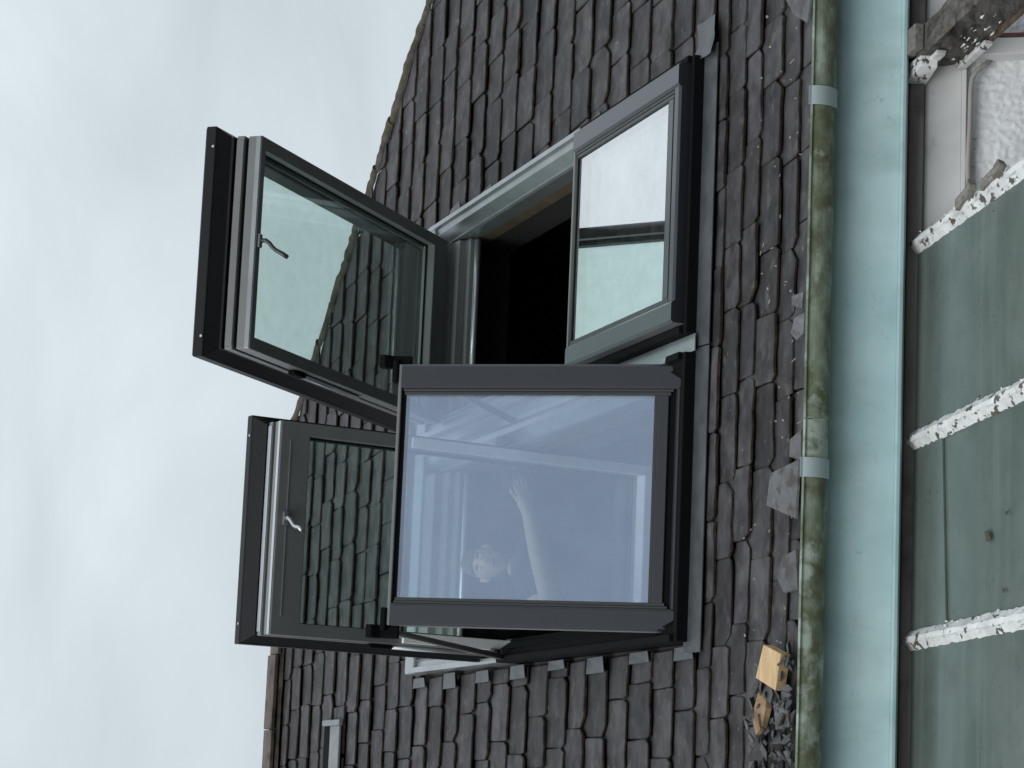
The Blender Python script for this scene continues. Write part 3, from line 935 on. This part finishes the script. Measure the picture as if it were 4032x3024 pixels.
    for ex in (-0.031, 0.031):
        eb_ = bmesh.new()
        bmesh.ops.create_uvsphere(eb_, u_segments=10, v_segments=8, radius=0.011)
        eme = bpy.data.meshes.new('eye')
        eb_.to_mesh(eme)
        eb_.free()
        obj('eye', eme, M['eye'], hd_, T(ex, -0.078, 0.008), smooth=True)
        obj('eyebrow', MB().box(ex - 0.016, ex + 0.016, -0.094, -0.084, 0.024, 0.030), M['hair'], hd_, bevel=0.002)
        obj('ear', MB().tube([(2.5 * ex, 0.0, -0.03), (2.62 * ex, 0.004, 0.0), (2.55 * ex, 0.006, 0.026)], [0.009, 0.014, 0.010], 8), M['skin'], hd_, smooth=True)
    obj('mouth', MB().box(-0.022, 0.022, -0.094, -0.082, -0.061, -0.055), M['redpaint'], hd_, bevel=0.002)
    hb = bmesh.new()
    bmesh.ops.create_icosphere(hb, subdivisions=4, radius=1)
    for v in list(hb.verts):
        x, y, z = v.co
        if z < 0.30 - 0.75 * max(0, y) and y < 0.25 or z < -0.45:
            hb.verts.remove(v)
            continue
        nn = 1.06 + 0.03 * mnoise.noise(v.co * 6)
        v.co = Vector((x * 0.078 * nn, y * 0.097 * nn, z * 0.119 * nn))
    hme = bpy.data.meshes.new('hair')
    hb.to_mesh(hme)
    hb.free()
    obj('hair', hme, M['hair'], p, hx, smooth=True)
    return p
make_person()

# ------------------------------------------------------------------ gutter, fascia, wall plate
gut = thing('gutter', 'half round gutter green with algae along the foot of the slates', 'gutter', T(*W(0, -0.930, -0.7055)))
n = 18
Rg = 0.066
prof = []
for k in range(n + 1):
    an = pi + pi * k / n
    prof.append((Rg * cos(an), Rg * sin(an)))
prof += [(Rg, 0.012), (Rg - 0.006, 0.012)]
for k in range(n, -1, -1):
    an = pi + pi * k / n
    prof.append(((Rg - 0.006) * cos(an), (Rg - 0.006) * sin(an)))
prof += [(-Rg + 0.004, 0.012), (-Rg - 0.008, 0.012), (-Rg - 0.010, 0.004)]
segs = [(-3.6, -0.62), (-0.616, 2.4), (2.404, 4.6)]
for a0, a1 in segs:
    mb = MB()
    nn = 40
    np_ = len(prof)
    vs, fs = [], []
    for i in range(nn + 1):
        x = a0 + (a1 - a0) * i / nn
        wv = 0.003 * mnoise.noise(Vector((x * 2.2, 0, 5)))
        vs += [(x, p[0] + wv, p[1] + wv * 0.6) for p in prof]
    for i in range(nn):
        for k in range(np_):
            fs.append((i * np_ + k, i * np_ + (k + 1) % np_, (i + 1) * np_ + (k + 1) % np_, (i + 1) * np_ + k))
    fs += [tuple(range(np_)), tuple(nn * np_ + k for k in range(np_ - 1, -1, -1))]
    mb.add(vs, fs)
    obj('gutter_channel', mb, M['mossy'], gut, smooth=False)
for x in (0.525, -0.785, -2.1, 1.9):
    sp_ = []
    Rs = Rg + 0.004
    for k in range(33):
        an = pi - 0.12 + (pi * 0.80) * k / 32
        sp_.append((Rs * cos(an) * 1.05 - 0.004, Rs * sin(an) * 1.03))
    inn = [(p[0] * 0.955, p[1] * 0.955) for p in reversed(sp_)]
    obj('bracket', MB().extrude([(-Rg - 0.016, 0.018)] + sp_ + inn + [(-Rg - 0.006, 0.018)], 'x', x - 0.034, x + 0.034), M['strap'], gut, bevel=0.002)
fas = thing('fascia_board', 'broad pale teal painted fascia board under the gutter', 'fascia', T(*W(0, -0.845, -0.989)))
mb = MB()
pf = [(0.0, 0.0), (0.004, 0.10), (0.004, 0.262), (0.03, 0.262), (0.03, 0.0)]
mb.extrude(pf, 'x', -3.7, 4.7)
bd_ = obj('board', mb, M['teal'], fas)
obj('bead', MB().extrude([(-0.006, -0.001), (-0.022, -0.003), (-0.030, -0.012), (-0.026, -0.024), (0.01, -0.026), (0.01, -0.001)], 'x', -3.7, 4.7), M['teal'], fas, bevel=0.002)
house = thing('house_wall', 'white roughcast house wall with brown timber plate and grey board under the eaves', 'wall', T(*W(0, -0.74, -7.39)))
ZT = 7.39
hw = MB()
hw.box(-3.6, 4.6, 0.03, 0.30, 0.02, ZT - 1.03)
obj('wall_core', hw, M['roughcast'], house)
obj('wall_plate', MB().box(-3.65, 4.65, -0.040, 0.06, ZT - 1.066, ZT - 1.012), M['plate'], house, bevel=0.005)
obj('soffit', MB().box(-3.65, 4.65, -0.098, 0.3, ZT - 1.0115, ZT - 0.995), M['plate'], house)
obj('frieze_board', MB().box(0.02, 0.70, -0.006, 0.025, ZT - 1.196, ZT - 1.0665), M['frieze'], house, bevel=0.004)
obj('frieze_board', MB().box(0.79, 2.2, -0.006, 0.025, ZT - 1.196, ZT - 1.0665), M['frieze'], house, bevel=0.004)
obj('batten', MB().box(0.02, 0.70, -0.016, 0.022, ZT - 1.213, ZT - 1.1965), M['frieze'], house, bevel=0.003)
post = MB().box(0.710, 0.772, -0.075, 0.01, ZT - 3.2, ZT - 1.22)
obj('post', post, M['frieze'], house, bevel=0.006)
obj('post_edge', MB().box(0.7725, 0.790, -0.070, 0.01, ZT - 3.2, ZT - 1.24), M['redpaint'], house, bevel=0.003)
rc = MB()
nx, nz = 210, 120
vs, fs = [], []
for i in range(nx + 1):
    for j in range(nz + 1):
        x = -0.05 + 1.5 * i / nx
        z = ZT - 1.205 - 0.85 * j / nz
        v = Vector((x * 55, 3, z * 55))
        h = 0.006 * mnoise.noise(v) + 0.004 * mnoise.noise(v * 2.3)
        vs.append((x, 0.016 - h, z))
for i in range(nx):
    for j in range(nz):
        q = i * (nz + 1) + j
        fs.append((q, q + nz + 1, q + nz + 2, q + 1))
rc.add(vs, fs)
obj('roughcast', rc, M['roughcast'], house, smooth=True)
# cable along the foot of the board
cb = MB().tube([W(0.05, -0.757, -1.228), W(0.25, -0.757, -1.224), W(0.33, -0.758, -1.221), W(0.46, -0.757, -1.226), W(0.60, -0.757, -1.228),
                W(0.64, -0.758, -1.232), W(0.668, -0.76, -1.247), W(0.688, -0.76, -1.272), W(0.70, -0.75, -1.286), W(0.71, -0.735, -1.29)], 0.0095, 10)
tag(obj('cable', cb, M['cable'], None, smooth=True), 'grey cable clipped along the white board and bent up by the post', 'cable')

# ------------------------------------------------------------------ glazed lean-to roof
LAM = radians(21.47)
LT = Matrix.Translation(W(0, -0.78, -1.056)) @ Matrix.Rotation(LAM, 4, 'X')     # local -y runs down the glass, z out of it
lean = thing('lean_to_roof', 'old glazed lean-to roof with grimy green panes and peeling white glazing bars', 'glass roof', LT)
LEN = 1.75
BX = (-2.73, -2.04, -1.350, -0.660, 0.035)
def bar_mesh(x, seed, w_=0.046, h0=-0.035, h1=0.030):
    r = random.Random(seed)
    mb = MB()
    nseg = 56
    vs, fs = [], []
    pr = [(-w_ / 2 - 0.012, 0.004), (-w_ * 0.30, h1 * 0.75), (-w_ * 0.18, h1), (w_ * 0.18, h1), (w_ * 0.30, h1 * 0.75), (w_ / 2 + 0.012, 0.004), (w_ / 2, h0), (-w_ / 2, h0)]
    for i in range(nseg + 1):
        y = 0.02 - (LEN + 0.02) * i / nseg
        for k, p in enumerate(pr):
            jx = 0.0045 * mnoise.noise(Vector((i * 0.9, k * 3.3, seed))) + r.uniform(-0.0012, 0.0012)
            jz = 0.0035 * mnoise.noise(Vector((i * 0.7, k * 2.1, seed + 9))) + r.uniform(-0.0015, 0.0015)
            if k in (0, 5):
                jx *= 1.2
                jz = 0
            vs.append((x + p[0] + jx, y, p[1] + jz))
    n_ = len(pr)
    for i in range(nseg):
        for k in range(n_):
            fs.append((i * n_ + k, i * n_ + (k + 1) % n_, (i + 1) * n_ + (k + 1) % n_, (i + 1) * n_ + k))
    fs += [tuple(range(n_)), tuple(nseg * n_ + k for k in range(n_ - 1, -1, -1))]
    mb.add(vs, fs)
    return mb
for i, x in enumerate(BX):
    bo = obj('glazing_bar', bar_mesh(x, 3 + i), M['peeling'], lean)
    r = random.Random(40 + i)
    fl = MB()
    for k in range(45):
        y = -r.uniform(0.02, LEN)
        sx = r.choice((-1, 1))
        px = x + sx * r.uniform(0.008, 0.038)
        pz = 0.031 - max(0, abs(px - x) - 0.008) * 0.85
        sz = r.uniform(0.002, 0.007)
        pts = []
        for q in range(5):
            an = 2 * pi * q / 5 + r.uniform(-0.4, 0.4)
            pts.append((px + cos(an) * sz * 0.6, y + sin(an) * sz * 1.3, pz + 0.003 + r.uniform(-0.002, 0.006)))
        c_ = (px, y, pz + 0.001)
        fl.add(pts + [c_], [(q, (q + 1) % 5, 5) for q in range(5)])
    stuff(obj('paint_flakes', fl, M['flake'], bo))
def pane(x0, x1, y0, y1, z, name='pane', jag=0.0, seed=1):
    r = random.Random(seed)
    mb = MB()
    n_ = 14
    top = [(x0 + (x1 - x0) * i / n_, y1 + (r.uniform(-jag, jag) if jag else 0)) for i in range(n_ + 1)]
    bot = [(x1 - (x1 - x0) * i / n_, y0 + (r.uniform(-jag, jag) if jag else 0)) for i in range(n_ + 1)]
    p = top + bot
    m_ = len(p)
    mb.add([(q[0], q[1], z + 0.003) for q in p] + [(q[0], q[1], z - 0.003) for q in p],
           [tuple(range(m_)), tuple(range(2 * m_ - 1, m_ - 1, -1))] + [(k, (k + 1) % m_, m_ + (k + 1) % m_, m_ + k) for k in range(m_)])
    return obj(name, mb, M['dirty_glass'], lean)
for i in range(len(BX) - 1):
    x0, x1 = BX[i] + 0.026, BX[i + 1] - 0.026
    if i == 2:
        # slipped overlap: the upper pane ends a third of the way down and lies over the lower one
        mb = MB()
        ya, yb = -0.395, -0.325
        mb.add([(x0, ya, -0.0005), (x1, yb, -0.0005), (x1, 0.03, -0.0005), (x0, 0.03, -0.0005), (x0, ya, 0.006), (x1, yb, 0.006), (x1, 0.03, 0.006), (x0, 0.03, 0.006)],
               [(3, 2, 1, 0), (4, 5, 6, 7), (0, 1, 5, 4), (1, 2, 6, 5), (2, 3, 7, 6), (3, 0, 4, 7)])
        obj('pane', mb, M['dirty_glass'], lean)
        pane(x0, x1, -LEN, -0.30, -0.005)
    else:
        pane(x0, x1, -LEN, 0.03, 0.0)
obj('eaves_beam', MB().box(-2.9, 2.0, -LEN - 0.08, -LEN + 0.01, -0.17, -0.045), M['plate'], lean)
# bare rafter where the glass is gone
rf = MB()
nseg = 60
pr = [(0.690, 0.030), (0.704, 0.038), (0.790, 0.038), (0.800, 0.02), (0.796, -0.135), (0.700, -0.135), (0.694, -0.09), (0.690, -0.045), (0.692, -0.005)]
vs, fs = [], []
r = random.Random(5)
for i in range(nseg + 1):
    y = 0.0 - LEN * i / nseg
    hole = math.exp(-((y + 0.36) / 0.10) ** 2)
    for k, p in enumerate(pr):
        jx = 0.006 * mnoise.noise(Vector((i * 0.5, k * 3.3, 2))) + r.uniform(-0.003, 0.003)
        jz = 0.004 * mnoise.noise(Vector((i * 0.4, k * 2.1, 8)))
        if k in (6, 7, 8):
            jx += 0.040 * hole * (0.6 + 0.6 * mnoise.noise(Vector((i * 0.9, k * 5, 1)))) + (r.uniform(0, 0.012) if hole > 0.2 else 0)
        vs.append((p[0] + jx, y, p[1] + jz))
n_ = len(pr)
for i in range(nseg):
    for k in range(n_):
        fs.append((i * n_ + k, i * n_ + (k + 1) % n_, (i + 1) * n_ + (k + 1) % n_, (i + 1) * n_ + k))
fs += [tuple(range(n_)), tuple(nseg * n_ + k for k in range(n_ - 1, -1, -1))]
rf.add(vs, fs)
ro = obj('rafter', rf, M['rotten'], lean)
ro['label'] = 'rotten dark rafter with a hole in its side'
# white painted strips still clinging to the foot of the rafter, and a cleat at its head
obj('cover_strip', MB().box(0.672, 0.688, -0.20, 0.03, -0.030, 0.006), M['peeling'], ro, bevel=0.004)
obj('cover_strip', MB().box(0.674, 0.691, -0.34, -0.02, -0.150, -0.118), M['peeling'], ro, bevel=0.004)
obj('edge_board', MB().box(0.686, 0.796, -1.7, -0.16, -0.152, -0.137), M['rust_wood'], ro, bevel=0.003)
fl = MB()
for k in range(26):
    y = -0.05 - 0.6 * r.random() ** 1.3
    z = r.uniform(-0.12, -0.02)
    sz = r.uniform(0.003, 0.009)
    pts = []
    for q in range(6):
        an = 2 * pi * q / 6 + r.uniform(-0.4, 0.4)
        pts.append((0.686 - r.uniform(0, 0.008), y + cos(an) * sz * 3.0, z + sin(an) * sz * 0.45))
    fl.add(pts, [(0, 1, 2, 3, 4, 5)])
stuff(obj('paint_flakes', fl, M['flake'], ro))
obj('cleat', MB().add([(0.62, 0.012, -0.02), (0.688, 0.012, -0.02), (0.688, -0.13, -0.02), (0.645, -0.13, -0.02),
                       (0.62, 0.012, 0.055), (0.688, 0.012, 0.055), (0.688, -0.12, 0.040), (0.650, -0.12, 0.040)],
                      [(0, 1, 2, 3), (7, 6, 5, 4), (0, 4, 5, 1), (1, 5, 6, 2), (2, 6, 7, 3), (3, 7, 4, 0)]), M['peeling'], ro, bevel=0.004)
obj('cleat', MB().box(0.700, 0.79, -0.16, -0.02, 0.040, 0.075), M['grey_wood'], ro, bevel=0.005)
# pegs of wood that held the missing pane
bar_a = BX[4]
for y, l_, z, tw, sx in ((-0.60, 0.10, 0.028, 0.25, 0.040), (-0.735, 0.05, 0.050, -0.6, 0.050), (-0.86, 0.11, 0.028, 0.15, 0.034), (-1.0, 0.05, 0.045, 0.9, 0.036)):
    obj('wooden_peg', MB().box(-sx / 2, sx / 2, -l_ / 2, l_ / 2, -0.012, 0.014), M['grey_wood'], lean,
        T(bar_a + 0.022, y, z) @ Matrix.Rotation(tw, 4, 'Z') @ Matrix.Rotation(tw * 0.3, 4, 'X'), bevel=0.003)

# ------------------------------------------------------------------ loose things on the slates and on the glass
def on_roof(a, b, c=-0.075):
    return ROOF @ T(a, b, c)
def shard(poly, mtx, label, th=0.007, m_='slate_broken', name='slate_fragment', cat='slate fragment', group='broken slates lying along the gutter'):
    n = len(poly)
    mb = MB().add([(p[0], p[1], 0) for p in poly] + [(p[0] * 0.96, p[1] * 0.96, th) for p in poly],
                  [tuple(range(n - 1, -1, -1)), tuple(range(n, 2 * n))] + [(k, (k + 1) % n, n + (k + 1) % n, n + k) for k in range(n)])
    o = obj(name, mb, M[m_])
    o.matrix_world = mtx
    return tag(o, label, cat, group)
RZ = lambda a: Matrix.Rotation(a, 4, 'Z')
FR = [
    ((-0.835, -1.02), [(-0.11, -0.10), (0.10, -0.11), (0.055, 0.10), (-0.06, 0.12)], 'largest pale slate fragment, squarish, below the right side of the blue pane'),
    ((-0.700, -1.11), [(-0.055, -0.035), (0.055, -0.05), (0.03, 0.035), (-0.03, 0.045)], 'small curved slate fragment beside the left gutter strap'),
    ((-0.280, -1.10), [(-0.02, -0.045), (0.055, -0.05), (0.035, 0.02), (-0.02, 0.04), (-0.045, 0.0)], 'narrow pointed slate fragment on the gutter edge below the closed pane'),
    ((-0.185, -1.10), [(-0.03, -0.03), (0.03, -0.035), (0.02, 0.04), (-0.015, 0.035)], 'rounded pale slate fragment stuck upright in the gutter edge'),
    ((-1.135, -1.08), [(-0.07, -0.07), (0.075, -0.055), (0.065, 0.05), (-0.01, 0.08), (-0.065, 0.035)], 'pale lobed slate fragment against the gutter below the left side of the blue pane'),
    ((0.895, -1.03), [(-0.07, -0.10), (0.09, -0.10), (0.06, 0.10), (-0.02, 0.01)], 'brown grey triangular slate fragment at the far right end of the gutter'),
    ((-1.62, -1.06), [(-0.04, -0.05), (0.06, -0.03), (0.03, 0.06), (-0.05, 0.04)], 'thin pale slate splinter in the rubble left of the timber offcut'),
]
fr = random.Random(3)
for (a, b), poly, lab in FR:
    shard(poly, on_roof(a, b, -0.066) @ RZ(fr.uniform(-0.15, 0.15)) @ Matrix.Rotation(fr.uniform(-0.05, 0.16), 4, 'X') @ Matrix.Rotation(fr.uniform(-0.1, 0.1), 4, 'Y'), lab)
rub = MB()
for k in range(130):
    a = -2.0 + 0.62 * fr.random() ** 0.9
    b = -1.125 + 0.36 * fr.random() ** 1.4
    if a > -1.5 and b > -0.98:
        continue
    c = -0.085 + 0.03 * fr.random() + 0.05 * max(0, -1.0 - b)
    sz = fr.uniform(0.012, 0.048)
    n = fr.choice((4, 5))
    pts = []
    for q in range(n):
        an = 2 * pi * q / n + fr.uniform(-0.5, 0.5)
        pts.append(Vector((cos(an) * sz, sin(an) * sz * fr.uniform(0.35, 0.8), 0)))
    mt = T(a, b, c) @ RZ(fr.uniform(0, 6.3)) @ Matrix.Rotation(fr.uniform(-0.9, 0.9), 4, 'X') @ Matrix.Rotation(fr.uniform(-0.7, 0.7), 4, 'Y')
    vs = [mt @ p for p in pts] + [mt @ (p + Vector((0, 0, 0.007))) for p in pts]
    rub.add(vs, [tuple(range(n - 1, -1, -1)), tuple(range(n, 2 * n))] + [(q, (q + 1) % n, n + (q + 1) % n, n + q) for q in range(n)])
ru = obj('slate_rubble', rub, M['slate_broken'])
ru.matrix_world = ROOF
stuff(ru)
ru['label'] = 'heap of broken slate splinters in the gutter corner'
# crumbs of mortar and straw along the lower courses
cr_ = MB()
for k in range(70):
    a = fr.uniform(-1.9, 1.1)
    b = -1.1 + 0.45 * fr.random() ** 1.5
    mt = T(a, b, -0.079) @ RZ(fr.uniform(0, 6.3)) @ Matrix.Rotation(fr.uniform(-0.5, 0.5), 4, 'Y')
    l_, w_ = (fr.uniform(0.005, 0.013), 0.0014) if fr.random() < 0.5 else (fr.uniform(0.002, 0.005), fr.uniform(0.002, 0.004))
    vs = [mt @ Vector(p) for p in ((-l_, -w_, 0), (l_, -w_, 0), (l_, w_, 0), (-l_, w_, 0), (-l_, 0, 2 * w_), (l_, 0, 2 * w_))]
    cr_.add(vs, [(3, 2, 1, 0), (0, 1, 5, 4), (2, 3, 4, 5), (0, 4, 3), (1, 2, 5)])
co = obj('straw_and_crumbs', cr_, M['crumb'])
co.matrix_world = ROOF
stuff(co)
co['label'] = 'pale straw and mortar crumbs scattered on the lowest slates'
# timber offcuts
blk = MB().add([(-0.085, -0.075, 0), (0.060, -0.095, 0), (0.085, 0.040, 0), (-0.050, 0.080, 0), (-0.085, -0.075, 0.05), (0.060, -0.095, 0.05), (0.085, 0.040, 0.05), (-0.050, 0.080, 0.05)],
               [(3, 2, 1, 0), (4, 5, 6, 7), (0, 1, 5, 4), (1, 2, 6, 5), (2, 3, 7, 6), (3, 0, 4, 7)])
bo = obj('timber_offcut', blk, M['pine'], bevel=0.003)
bo.matrix_world = on_roof(-1.455, -0.985, -0.07) @ RZ(-0.12) @ Matrix.Rotation(0.10, 4, 'X') @ Matrix.Diagonal((0.88, 0.9, 0.8, 1))
tag(bo, 'thick pale sawn timber offcut lying on the lowest slates', 'timber offcut')
b2 = MB().add([(-0.095, -0.03, 0), (-0.03, -0.055, 0), (0.085, -0.02, 0), (0.08, 0.025, 0), (-0.02, 0.055, 0), (-0.09, 0.03, 0),
               (-0.09, -0.03, 0.02), (-0.03, -0.05, 0.022), (0.085, -0.02, 0.016), (0.08, 0.025, 0.016), (-0.02, 0.05, 0.022), (-0.085, 0.03, 0.02)],
              [(5, 4, 3, 2, 1, 0), (6, 7, 8, 9, 10, 11)] + [(k, (k + 1) % 6, 6 + (k + 1) % 6, 6 + k) for k in range(6)])
b2o = obj('timber_offcut', b2, M['pine_old'], bevel=0.002)
b2o.matrix_world = on_roof(-1.572, -0.900, -0.072) @ RZ(0.08) @ Matrix.Rotation(0.12, 4, 'Y')
tag(b2o, 'brown weathered splinter of timber tucked beside the thick pale offcut', 'timber offcut')
b3o = obj('timber_offcut', MB().box(-0.03, 0.03, -0.022, 0.022, 0, 0.018), M['pine_old'], bevel=0.003)
b3o.matrix_world = on_roof(-1.650, -0.905, -0.052) @ RZ(0.5)
tag(b3o, 'smallest brown timber chip at the end of the weathered splinter', 'timber offcut')
# leaves and bits on the glass
def on_glass(x, y, z=0.008):
    return LT @ T(x, y, z)
LF = [((-1.073, -0.826), 0.034, 'largest dead leaf lying on the green glass between two glazing bars'),
      ((-1.02, -1.00), 0.013, 'tiny dead leaf on the glass lower than the largest leaf'),
      ((-1.255, -0.98), 0.014, 'small brown leaf beside the left glazing bar'),
      ((-0.63, -0.80), 0.010, 'dark speck of leaf caught on the middle glazing bar')]
for (x, y), sz, lab in LF:
    pts = [(-1.0, -0.15), (-0.4, -0.45), (0.3, -0.4), (1.1, 0.0), (0.35, 0.35), (0.1, 0.6), (-0.5, 0.4)]
    n = len(pts)
    vs = [(p[0] * sz, p[1] * sz, 0.004 + 0.25 * sz * abs(p[1])) for p in pts] + [(p[0] * sz, p[1] * sz, 0.002 + 0.25 * sz * abs(p[1])) for p in pts]
    mb = MB().add(vs, [tuple(range(n)), tuple(range(2 * n - 1, n - 1, -1))] + [(k, (k + 1) % n, n + (k + 1) % n, n + k) for k in range(n)])
    o = obj('leaf', mb, M['leafm'])
    o.matrix_world = on_glass(x, y, 0.030 if x == -0.63 else 0.005) @ RZ(fr.uniform(0, 3))
    tag(o, lab, 'leaf', 'dead leaves on the lean-to glass')
